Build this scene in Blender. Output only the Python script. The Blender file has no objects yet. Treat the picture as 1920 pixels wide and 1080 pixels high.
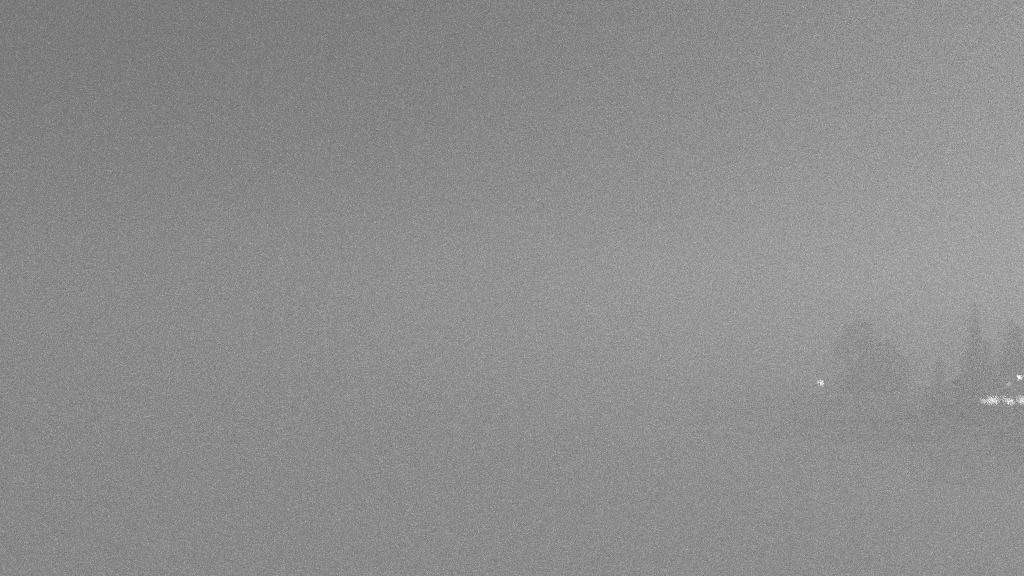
import bpy, bmesh, math, random
from mathutils import Vector, Matrix
R = math.radians
scene = bpy.context.scene
col = scene.collection

# ------------------------------------------------------------------ camera
CAM_Z, PITCH = 12.6, 2.07
cam_data = bpy.data.cameras.new('camera')
cam_data.sensor_width = 36.0
cam_data.lens = 31.2
cam_data.clip_start, cam_data.clip_end = 0.1, 6000
cam = bpy.data.objects.new('camera', cam_data)
col.objects.link(cam)
cam.location = (0, 0, CAM_Z)
cam.rotation_euler = (R(90 + PITCH), 0, 0)
cam_data.dof.use_dof = True            # focused on near air: everything far is a little soft
cam_data.dof.focus_distance = 3.0
cam_data.dof.aperture_fstop = 1.9
scene.camera = cam

# ------------------------------------------------------------------ sky and moon (monochrome night camera)
AZ, EL = 50.0, 31.0            # direction of the moon glow: degrees right of the view axis, degrees up
world = bpy.data.worlds.new('World'); scene.world = world
world.use_nodes = True
wn, wl = world.node_tree.nodes, world.node_tree.links
bg = wn['Background']
sky = wn.new('ShaderNodeTexSky'); sky.sky_type = 'NISHITA'
sky.sun_disc = False
sky.sun_elevation = R(EL); sky.sun_rotation = R(AZ)
sky.air_density = 1.0; sky.dust_density = 3.0; sky.ozone_density = 1.0
bw = wn.new('ShaderNodeRGBToBW')
wl.new(sky.outputs['Color'], bw.inputs['Color'])
ma = wn.new('ShaderNodeMath'); ma.operation = 'MULTIPLY_ADD'     # low cloud evens the sky out
wl.new(bw.outputs['Val'], ma.inputs[0]); ma.inputs[1].default_value = 0.006; ma.inputs[2].default_value = 2.15
wl.new(ma.outputs[0], bg.inputs['Color'])
bg.inputs['Strength'].default_value = 0.07

sun_data = bpy.data.lights.new('moon', 'SUN')
sun_data.energy = 0.95
sun_data.angle = R(14)
sun_data.color = (1, 1, 1)
sun = bpy.data.objects.new('moon', sun_data); col.objects.link(sun)
d = Vector((math.sin(R(AZ)) * math.cos(R(EL)), math.cos(R(AZ)) * math.cos(R(EL)), math.sin(R(EL))))
sun.rotation_euler = d.to_track_quat('Z', 'Y').to_euler()
sun.location = (60, 100, 60)

# ------------------------------------------------------------------ exposure and render
vs = scene.view_settings
vs.view_transform = 'Standard'; vs.look = 'None'; vs.gamma = 1; vs.use_curve_mapping = False
vs.exposure = -0.06
cy = scene.cycles
cy.use_denoising = False              # a night camera's grain
cy.use_adaptive_sampling = True
cy.adaptive_min_samples = 9
cy.sampling_pattern = 'TABULATED_SOBOL'
cy.filter_width = 3.0
cy.adaptive_threshold = 0.1
cy.max_bounces = 8; cy.volume_bounces = 6; cy.diffuse_bounces = 3
cy.sample_clamp_indirect = 1.0
cy.sample_clamp_direct = 0.0
FOG = 0.013

# ------------------------------------------------------------------ helpers
def grey(name, v, rough=0.8, var=0.0, scale=4.0, bump=0.0):
    m = bpy.data.materials.new(name); m.use_nodes = True
    n, l = m.node_tree.nodes, m.node_tree.links
    b = n['Principled BSDF']
    b.inputs['Base Color'].default_value = (v, v, v, 1)
    b.inputs['Roughness'].default_value = rough
    if var or bump:
        tc = n.new('ShaderNodeTexCoord')
        t = n.new('ShaderNodeTexNoise'); t.inputs['Scale'].default_value = scale
        t.inputs['Detail'].default_value = 6
        l.new(tc.outputs['Object'], t.inputs['Vector'])
        if var:
            r = n.new('ShaderNodeMapRange')
            r.inputs['From Min'].default_value = 0.3; r.inputs['From Max'].default_value = 0.7
            r.inputs['To Min'].default_value = v * (1 - var); r.inputs['To Max'].default_value = min(0.9, v * (1 + var))
            l.new(t.outputs['Fac'], r.inputs['Value'])
            l.new(r.outputs['Result'], b.inputs['Base Color'])
        if bump:
            bp = n.new('ShaderNodeBump'); bp.inputs['Strength'].default_value = bump
            l.new(t.outputs['Fac'], bp.inputs['Height'])
            l.new(bp.outputs['Normal'], b.inputs['Normal'])
    return m

def lit(name, strength, base=0.7):
    m = grey(name, base, 0.3)
    b = m.node_tree.nodes['Principled BSDF']
    b.inputs['Emission Color'].default_value = (1, 1, 1, 1)
    b.inputs['Emission Strength'].default_value = strength
    return m

M = {
    'ground': grey('snow_cover', 0.91, 0.9, 0.06, 0.35, 0.3),
    'bark': grey('bark', 0.09, 0.9, 0.4, 6, 0.5),
    'needle': grey('needles', 0.035, 0.7, 0.3, 1.5),
    'leaf': grey('leaves', 0.06, 0.7, 0.3, 1.5),
    'timber': grey('dark_timber', 0.12, 0.8, 0.3, 3, 0.3),
    'shingle': grey('roof_shingle', 0.08, 0.85, 0.3, 5, 0.4),
    'stone': grey('plinth_stone', 0.25, 0.9, 0.3, 3, 0.5),
    'frame': grey('window_frame', 0.3, 0.6),
    'enamel': grey('white_enamel', 0.75, 0.4),
    'metal': grey('galvanised_metal', 0.2, 0.45, 0.15, 8),
    'pane': lit('lit_pane', 3.1),
    'faint_pane': lit('faint_pane', 2.2),
    'smoke_glow_pane': lit('smoke_glow_pane', 1.0),
    'globe': lit('lamp_globe', 5.0),
    'flood': lit('flood_lens', 18.0),
}

def darker_ground(m):
    # snow colour blended to dark grey, patchy, densest round the hut
    n, l = m.node_tree.nodes, m.node_tree.links
    b = n['Principled BSDF']; old = b.inputs['Base Color'].links[0].from_socket
    tc = n.new('ShaderNodeTexCoord')
    mp = n.new('ShaderNodeMapping'); mp.vector_type = 'TEXTURE'
    mp.inputs['Location'].default_value = (84, 108, 0); mp.inputs['Scale'].default_value = (56, 58, 60)
    l.new(tc.outputs['Object'], mp.inputs['Vector'])
    ln = n.new('ShaderNodeVectorMath'); ln.operation = 'LENGTH'; l.new(mp.outputs['Vector'], ln.inputs[0])
    nz = n.new('ShaderNodeTexNoise'); nz.inputs['Scale'].default_value = 0.12; nz.inputs['Detail'].default_value = 8; nz.inputs['Roughness'].default_value = 0.7
    l.new(tc.outputs['Object'], nz.inputs['Vector'])
    ad = n.new('ShaderNodeMath'); ad.operation = 'MULTIPLY_ADD'; ad.inputs[1].default_value = 1.3
    l.new(nz.outputs['Fac'], ad.inputs[0]); l.new(ln.outputs['Value'], ad.inputs[2])
    r = n.new('ShaderNodeMapRange'); r.interpolation_type = 'SMOOTHSTEP'
    r.inputs['From Min'].default_value = 0.85; r.inputs['From Max'].default_value = 1.95
    l.new(ad.outputs[0], r.inputs['Value'])
    mx = n.new('ShaderNodeMix'); mx.data_type = 'RGBA'
    mx.inputs['A'].default_value = (0.07, 0.07, 0.07, 1)
    l.new(r.outputs['Result'], mx.inputs['Factor']); l.new(old, mx.inputs['B']); l.new(mx.outputs['Result'], b.inputs['Base Color'])
darker_ground(M['ground'])

def link(name, bm, mat, parent=None, loc=None, smooth=False):
    me = bpy.data.meshes.new(name)
    bm.normal_update(); bm.to_mesh(me); bm.free()
    if smooth:
        for p in me.polygons: p.use_smooth = True
    me.materials.append(mat)
    o = bpy.data.objects.new(name, me); col.objects.link(o)
    if parent: o.parent = parent
    if loc: o.location = loc
    return o

def empty(name, loc, rz, label, cat, group=None):
    o = bpy.data.objects.new(name, None); col.objects.link(o)
    o.location = loc; o.rotation_euler = (0, 0, rz)
    o['label'] = label; o['category'] = cat
    if group: o['group'] = group
    return o

def add_box(bm, x0, x1, y0, y1, z0, z1, bevel=0.0):
    g = bmesh.ops.create_cube(bm, size=1.0)
    for v in g['verts']:
        v.co = Vector(((x0 + x1) / 2 + v.co.x * (x1 - x0), (y0 + y1) / 2 + v.co.y * (y1 - y0), (z0 + z1) / 2 + v.co.z * (z1 - z0)))
    if bevel:
        es = list({e for v in g['verts'] for e in v.link_edges})
        bmesh.ops.bevel(bm, geom=es, offset=bevel, segments=1, affect='EDGES')

def box(name, dims, mat, parent, bevel=0.0):
    bm = bmesh.new(); add_box(bm, *dims, bevel=bevel)
    return link(name, bm, mat, parent)

def add_tube(bm, pts, radii, n=8):
    rings = []
    for i, p in enumerate(pts):
        p = Vector(p)
        a = Vector(pts[max(0, i - 1)]); b = Vector(pts[min(len(pts) - 1, i + 1)])
        t = (b - a).normalized()
        u = t.cross(Vector((0, 1, 0)) if abs(t.y) < 0.9 else Vector((1, 0, 0))).normalized(); w = t.cross(u)
        rings.append([bm.verts.new(p + (u * math.cos(k * math.tau / n) + w * math.sin(k * math.tau / n)) * radii[i]) for k in range(n)])
    for r0, r1 in zip(rings, rings[1:]):
        for k in range(n):
            bm.faces.new((r0[k], r0[(k + 1) % n], r1[(k + 1) % n], r1[k]))
    bm.faces.new(rings[0][::-1]); bm.faces.new(rings[-1])

def add_lathe(bm, prof, n=20, cx=0, cy_=0):
    rings = []
    for r, z in prof:
        rings.append([bm.verts.new((cx + r * math.cos(k * math.tau / n), cy_ + r * math.sin(k * math.tau / n), z)) for k in range(n)])
    for r0, r1 in zip(rings, rings[1:]):
        for k in range(n):
            bm.faces.new((r0[k], r0[(k + 1) % n], r1[(k + 1) % n], r1[k]))
    bm.faces.new(rings[0][::-1]); bm.faces.new(rings[-1])

# ------------------------------------------------------------------ ground
HALF = 900
def hgt(x, y):
    far = min(1.0, math.hypot(x, y) / 60)
    h = 0.22 * math.sin(x * 0.043 + 1.3) * math.cos(y * 0.051) + 0.13 * math.sin(x * 0.11 + y * 0.07)
    k = min(1.0, max(0.0, (math.hypot((x - 80) * 0.9, y - 112) - 44) / 25))   # level around the hut
    return h * k * far
bm = bmesh.new()
ticks = [-900, -600, -400, -280] + [-200 + 4 * i for i in range(101)] + [280, 400, 600, 900]
grid = [[bm.verts.new((x, y, hgt(x, y))) for x in ticks] for y in ticks]
for a, b in zip(grid, grid[1:]):
    for i in range(len(ticks) - 1):
        bm.faces.new((a[i], a[i + 1], b[i + 1], b[i]))
g = link('ground', bm, M['ground'], smooth=True)
g['kind'] = 'structure'; g['label'] = 'snow-covered meadow fading into the fog'

# ------------------------------------------------------------------ hut with lit windows
hut = empty('timber_hut', (62.6, 120.0, 0), 0, 'long low hut with a row of lit windows behind dark veranda posts', 'hut')
L, D, EAVE, RIDGE = 14.2, 7.0, 2.75, 4.6
bm = bmesh.new()
add_box(bm, -0.05, L + 0.05, -0.05, D + 0.05, -0.3, 0.45)
link('plinth', bm, M['stone'], hut)
WINS = [(0.55, 1.37, 1.48, 1.98, 'pane'), (1.43, 2.95, 1.34, 2.26, 'pane'), (3.28, 3.97, 1.62, 2.22, 'faint_pane'), (4.04, 5.05, 1.24, 2.08, 'pane'),
        (5.38, 8.1, 1.36, 2.22, 'pane'), (8.55, 10.7, 1.36, 2.22, 'pane'), (11.4, 13.5, 1.36, 2.22, 'pane')]
# front wall with real openings: sill band, head band and piers
bm = bmesh.new()
xs = [0] + [v for w in WINS for v in w[:2]] + [L]
for a, b in zip(xs[0::2], xs[1::2]):
    add_box(bm, a, b, 0, 0.22, 0.45, EAVE)
for a, b, z0, z1, _ in WINS:
    add_box(bm, a, b, 0, 0.22, 0.45, z0)
    add_box(bm, a, b, 0, 0.22, z1, EAVE)
link('front_wall', bm, M['timber'], hut)
bm = bmesh.new()
add_box(bm, 0, 0.22, 0.22, D, 0.45, EAVE); add_box(bm, L - 0.22, L, 0.22, D, 0.45, EAVE)
add_box(bm, 0.22, L - 0.22, D - 0.22, D, 0.45, EAVE)
for x in (0.02, L - 0.02):
    t = 0.18 if x < 1 else -0.18
    v = [bm.verts.new(p) for p in ((x, 0, EAVE), (x, D, EAVE), (x, D / 2, RIDGE), (x + t, 0, EAVE), (x + t, D, EAVE), (x + t, D / 2, RIDGE))]
    bm.faces.new((v[0], v[1], v[2])); bm.faces.new((v[5], v[4], v[3]))
    for a, b in ((0, 1), (1, 2), (2, 0)): bm.faces.new((v[a], v[a + 3], v[b + 3], v[b]))
bmesh.ops.recalc_face_normals(bm, faces=bm.faces)
link('side_wall', bm, M['timber'], hut)
for a, b, Z0, Z1, pm in WINS:
    bm = bmesh.new()
    add_box(bm, a + .003, a + .06, 0.03, 0.15, Z0 + .003, Z1 - .003); add_box(bm, b - .06, b - .003, 0.03, 0.15, Z0 + .003, Z1 - .003)
    add_box(bm, a + .06, b - .06, 0.03, 0.15, Z0 + .003, Z0 + .06); add_box(bm, a + .06, b - .06, 0.03, 0.15, Z1 - .06, Z1 - .003)
    w = link('window', bm, M['frame'], hut)
    box('pane', (a + .06, b - .06, 0.085, 0.10, Z0 + .06, Z1 - .06), M[pm], w)
    n = 1 if b - a < 1.2 else 2 if b - a < 2.4 else 3
    for k in range(1, n):
        x = a + (b - a) * k / n
        box('glazing_bar', (x - .02, x + .02, 0.05, 0.082, Z0 + .062, Z1 - .062), M['frame'], w)
    box('sill', (a - .02, b + .02, -0.09, 0.027, Z0 - .06, Z0 - .003), M['frame'], w)
# veranda posts in front of the piers
for x in (-0.5, 2.42, 4.52, 7.62, 10.4, 13.3):
    p = box('veranda_post', (x - .11, x + .11, -1.35, -1.13, 0.14, 2.55), M['timber'], hut, 0.015)
box('veranda_deck', (-0.8, L + 0.2, -1.6, -0.06, -0.05, 0.135), M['timber'], hut, 0.02)
box('veranda_beam', (-0.7, L + 0.1, -1.36, -1.12, 2.553, 2.73), M['timber'], hut, 0.01)
def slope(name, y0, z0, y1, z1, t, over, parent):
    bm = bmesh.new()
    nrm = Vector((0, -(z1 - z0), (y1 - y0))).normalized()
    if nrm.z < 0: nrm = -nrm
    vs_ = []
    for x in (-over, L + over):
        for (y, z) in ((y0, z0), (y1, z1)):
            vs_.append(bm.verts.new((x, y, z))); vs_.append(bm.verts.new(Vector((x, y, z)) + nrm * t))
    bmesh.ops.convex_hull(bm, input=vs_)
    return link(name, bm, M['shingle'], parent)
rf = slope('roof', -1.75, 2.76, D / 2, RIDGE + 0.08, 0.16, 0.5, hut)
slope('rear_slope', D / 2 + 0.012, RIDGE + 0.08, D + 0.5, 2.86, 0.16, 0.5, rf)
box('ridge_cap', (-0.52, L + 0.52, D / 2 - 0.15, D / 2 + 0.15, RIDGE + 0.235, RIDGE + 0.31), M['shingle'], rf, 0.02)
# dormer made up so its dim pane stands in for faintly lit smoke
dm = box('added_dormer', (3.95, 5.15, 0.5, 3.2, 3.3, 4.35), M['timber'], hut)
bm = bmesh.new()
v = [bm.verts.new(p) for p in ((3.8, 0.35, 4.355), (5.3, 0.35, 4.355), (4.55, 0.35, 4.95), (3.8, 3.3, 4.355), (5.3, 3.3, 4.355), (4.55, 3.3, 4.95))]
bm.faces.new((v[0], v[1], v[2])); bm.faces.new((v[5], v[4], v[3]))
for a, b in ((1, 0), (2, 1), (0, 2)): bm.faces.new((v[a], v[a + 3], v[b + 3], v[b]))
bmesh.ops.recalc_face_normals(bm, faces=bm.faces)
link('added_dormer_roof', bm, M['shingle'], dm)
box('window_frame', (4.2, 4.9, 0.46, 0.497, 3.62, 4.25), M['frame'], dm)
box('pane', (4.26, 4.84, 0.44, 0.457, 3.68, 4.19), M['smoke_glow_pane'], dm)
ch = bmesh.new(); add_box(ch, 9.6, 10.3, 3.9, 4.6, 3.9, 5.5, 0.02); add_box(ch, 9.5, 10.4, 3.8, 4.7, 5.503, 5.62, 0.02)
link('chimney', ch, M['stone'], hut)

# ------------------------------------------------------------------ lamps
def post_lamp(loc, h, label):
    o = empty('street_lamp', loc, 0, label, 'street lamp')
    px = 0.62                                    # the pole stands beside the hanging globe
    bm = bmesh.new(); add_lathe(bm, [(0.16, -0.1), (0.16, 0.3), (0.13, 0.36), (0.09, 0.5), (0.075, 0.52)], 20, px); link('base', bm, M['metal'], o)
    bm = bmesh.new(); add_tube(bm, [(px, 0, 0.5), (px, 0, h * 0.5), (px, 0, h + 0.55)], [0.07, 0.058, 0.045], 12); link('pole', bm, M['metal'], o, smooth=True)
    bm = bmesh.new(); add_tube(bm, [(px, 0, h + 0.48), (px * 0.7, 0, h + 0.66), (px * 0.3, 0, h + 0.66), (0, 0, h + 0.45), (0, 0, h + 0.36)], [0.03] * 5, 8); link('arm', bm, M['metal'], o, smooth=True)
    bm = bmesh.new(); add_lathe(bm, [(0.04, 0.16), (0.12, 0.12), (0.40, -0.02), (0.405, -0.035), (0.1, 0.07), (0.03, 0.08)], 28)
    sh = link('lamp_shade', bm, M['enamel'], o, (0.03, 0, h + 0.33)); sh.rotation_euler = (R(24), R(-14), 0)
    bm = bmesh.new(); bmesh.ops.create_uvsphere(bm, u_segments=24, v_segments=16, radius=0.29); link('globe', bm, M['globe'], o, (0, 0, h), True)
    return o
post_lamp((41.65, 120.0, hgt(41.65, 120)), 4.2, 'lone globe street lamp glowing softly out in the open fog')

def flood_mast(loc, h, label):
    o = empty('floodlight_mast', loc, 0, label, 'floodlight')
    bm = bmesh.new(); add_tube(bm, [(0, 0, -0.2), (0, 0, h * 0.6), (0, 0, h + 0.3)], [0.085, 0.07, 0.05], 12); link('pole', bm, M['metal'], o, smooth=True)
    box('base_plate', (-.2, .2, -.2, .2, -0.02, 0.05), M['metal'], o, 0.01)
    bm = bmesh.new(); add_tube(bm, [(0, -0.03, h + 0.1), (0, -0.2, h + 0.2), (0, -0.34, h + 0.18)], [0.03, 0.03, 0.03], 8); link('bracket', bm, M['metal'], o, smooth=True)
    hd = bmesh.new(); add_lathe(hd, [(0.07, 0.16), (0.11, 0.12), (0.19, -0.02), (0.2, -0.06)], 24)
    hood = link('lamp_hood', hd, M['metal'], o, (0, -0.4, h)); hood.rotation_euler = (R(-70), 0, 0)
    lz = bmesh.new(); add_lathe(lz, [(0.165, -0.062), (0.165, -0.075), (0.11, -0.11), (0.02, -0.12)], 24)
    link('lens', lz, M['flood'], hood, smooth=True)
    return o
flood_mast((66.8, 117.6, 0), 5.1, 'tiny glaring floodlight on a mast in front of the hut')

# ------------------------------------------------------------------ trees
def spruce(loc, h, rad, seed, label):
    rnd = random.Random(seed)
    o = empty('spruce_tree', loc, 0, label, 'tree', 'spruces behind the hut')
    bm = bmesh.new()
    add_tube(bm, [(0, 0, -0.3), (0.05, 0, h * 0.35), (0, 0.04, h * 0.7), (0, 0, h - 0.2)], [h * 0.018, h * 0.013, h * 0.007, 0.02], 10)
    link('trunk', bm, M['bark'], o, smooth=True)
    bm = bmesh.new()
    z = h * 0.07
    while z < h - 0.25:
        f = 1 - z / h
        r = rad * (f ** 0.85) * rnd.uniform(0.7, 1.18) + 0.12
        nb = 7 + int(6 * f)
        a0 = rnd.uniform(0, 6.28)
        for b in range(nb):
            a = a0 + b * math.tau / nb + rnd.uniform(-.18, .18)
            rr = r * rnd.uniform(0.5, 1.25); zb = z + rnd.uniform(-.12, .12)
            dx, dy = math.cos(a), math.sin(a)
            ns = max(3, int(rr / 0.3))
            for s in range(ns):
                t = (s + 0.6) / ns
                px, py = dx * rr * t, dy * rr * t
                pz = zb + 0.25 * rr * t - 0.62 * rr * t * t
                for side in (-1, 1):
                    ln = (0.34 + 0.2 * rnd.random()) * (1.15 - 0.65 * t) * (0.55 + 0.3 * min(1.6, rr))
                    sa = a + side * rnd.uniform(0.55, 1.15)
                    ex, ey = px + math.cos(sa) * ln, py + math.sin(sa) * ln
                    ez = pz - ln * rnd.uniform(0.15, 0.6)
                    wv = 0.19 + 0.08 * rnd.random()
                    bm.faces.new([bm.verts.new(q) for q in ((px - dx * wv, py - dy * wv, pz + .03), (px + dx * wv, py + dy * wv, pz), (ex, ey, ez))])
                    bm.faces.new([bm.verts.new(q) for q in ((px, py, pz + .06), ((px + ex) / 2, (py + ey) / 2, pz - ln * .55), (ex, ey, ez))])
            tip = (dx * rr * 1.06, dy * rr * 1.06, zb - 0.4 * rr)
            bm.faces.new([bm.verts.new(q) for q in ((-dy * .06, dx * .06, zb), (dy * .06, -dx * .06, zb), tip)])
        z += rnd.uniform(0.28, 0.5)
    add_tube(bm, [(0, 0, h - 0.6), (0, 0, h)], [0.09, 0.012], 5)
    link('crown', bm, M['needle'], o)
    return o
spruce((66.5, 127.6, 0), 15.4, 3.1, 3, 'tallest pointed spruce rising behind the left end of the lit hut')
spruce((71.5, 127.2, 0), 13.0, 4.4, 8, 'spruce right behind the floodlight, second tallest fully in view')
spruce((74.1, 126.6, 0), 13.6, 4.3, 9, 'spruce cut off by the right picture edge behind the hut')
spruce((70.3, 131.5, 0), 9.6, 3.2, 12, 'short spruce filling the gap between the taller ones behind the hut')
spruce((75.6, 133.0, 0), 12.2, 4.4, 17, 'dim spruce behind and between the two at the right picture edge')
spruce((61.4, 128.0, 0), 7.6, 1.7, 15, 'small spruce standing clear to the left of the hut')

def broad_tree(loc, h, rad, seed, label):
    rnd = random.Random(seed)
    o = empty('broad_tree', loc, 0, label, 'tree', 'broad trees dim in the fog')
    bm = bmesh.new()
    add_tube(bm, [(0, 0, -0.3), (0.1, 0, h * 0.2), (0.0, 0.1, h * 0.5), (0.1, 0, h * 0.8)], [0.5, 0.38, 0.26, 0.08], 12)
    tips = []
    for k in range(16):
        a = k * 2.4 + rnd.uniform(-.3, .3); z0 = h * rnd.uniform(0.18, 0.6)
        ln = rad * rnd.uniform(0.55, 0.9); up = rnd.uniform(0.25, 0.9)
        e = Vector((math.cos(a) * ln, math.sin(a) * ln, min(h * 0.9, z0 + ln * up)))
        m_ = Vector((e.x * 0.5, e.y * 0.5, z0 + (e.z - z0) * 0.65))
        add_tube(bm, [(0, 0, z0), m_, e], [0.16, 0.09, 0.03], 6); tips += [e, m_]
    link('trunk', bm, M['bark'], o, smooth=True)
    bm = bmesh.new()
    cl = []
    while len(cl) < 95:
        a = rnd.uniform(0, 6.28); u = rnd.random() ** 0.5; zt = rnd.uniform(0.08, 1.0)
        prof = math.sin(math.pi * min(1, max(0, (zt + 0.12) / 1.16)) ** 0.8) ** 0.6
        cl.append((Vector((math.cos(a) * rad * prof * u, math.sin(a) * rad * prof * u, h * zt - 0.5)), rnd.uniform(0.4, 1.35)))
    for c, s in cl:
        for _ in range(110):
            v = Vector((rnd.gauss(0, 1), rnd.gauss(0, 1), rnd.gauss(0, .8))).normalized() * s * rnd.random() ** 0.4
            p = c + v
            q = Vector((rnd.uniform(-1, 1), rnd.uniform(-1, 1), rnd.uniform(-1, 1))).normalized() * 0.22
            w = q.cross(Vector((rnd.uniform(-1, 1), rnd.uniform(-1, 1), rnd.uniform(-1, 1)))).normalized() * 0.13
            bm.faces.new([bm.verts.new(x) for x in (p - q, p + w, p + q, p - w)])
    link('crown', bm, M['leaf'], o)
    return o
broad_tree((63.2, 160.0, 0), 13.0, 5.4, 5, 'faint taller broad tree dimmed by fog, right of the globe lamp')
broad_tree((67.2, 161.0, 0), 8.4, 4.4, 6, 'faint lower broad tree leaning against the taller broad one')

# ------------------------------------------------------------------ fog
bm = bmesh.new(); add_box(bm, -905, 905, -905, 905, -1.6, 30.0)
fm = bpy.data.materials.new('fog'); fm.use_nodes = True
n = fm.node_tree.nodes; n.clear()
out = n.new('ShaderNodeOutputMaterial'); pv = n.new('ShaderNodeVolumePrincipled')
pv.inputs['Color'].default_value = (0.97, 0.97, 0.97, 1)
pv.inputs['Density'].default_value = FOG
pv.inputs['Anisotropy'].default_value = 0.5
fm.node_tree.links.new(pv.outputs['Volume'], out.inputs['Volume'])
hz = link('haze', bm, fm)
hz['kind'] = 'stuff'; hz['label'] = 'thick even night fog filling the whole place'
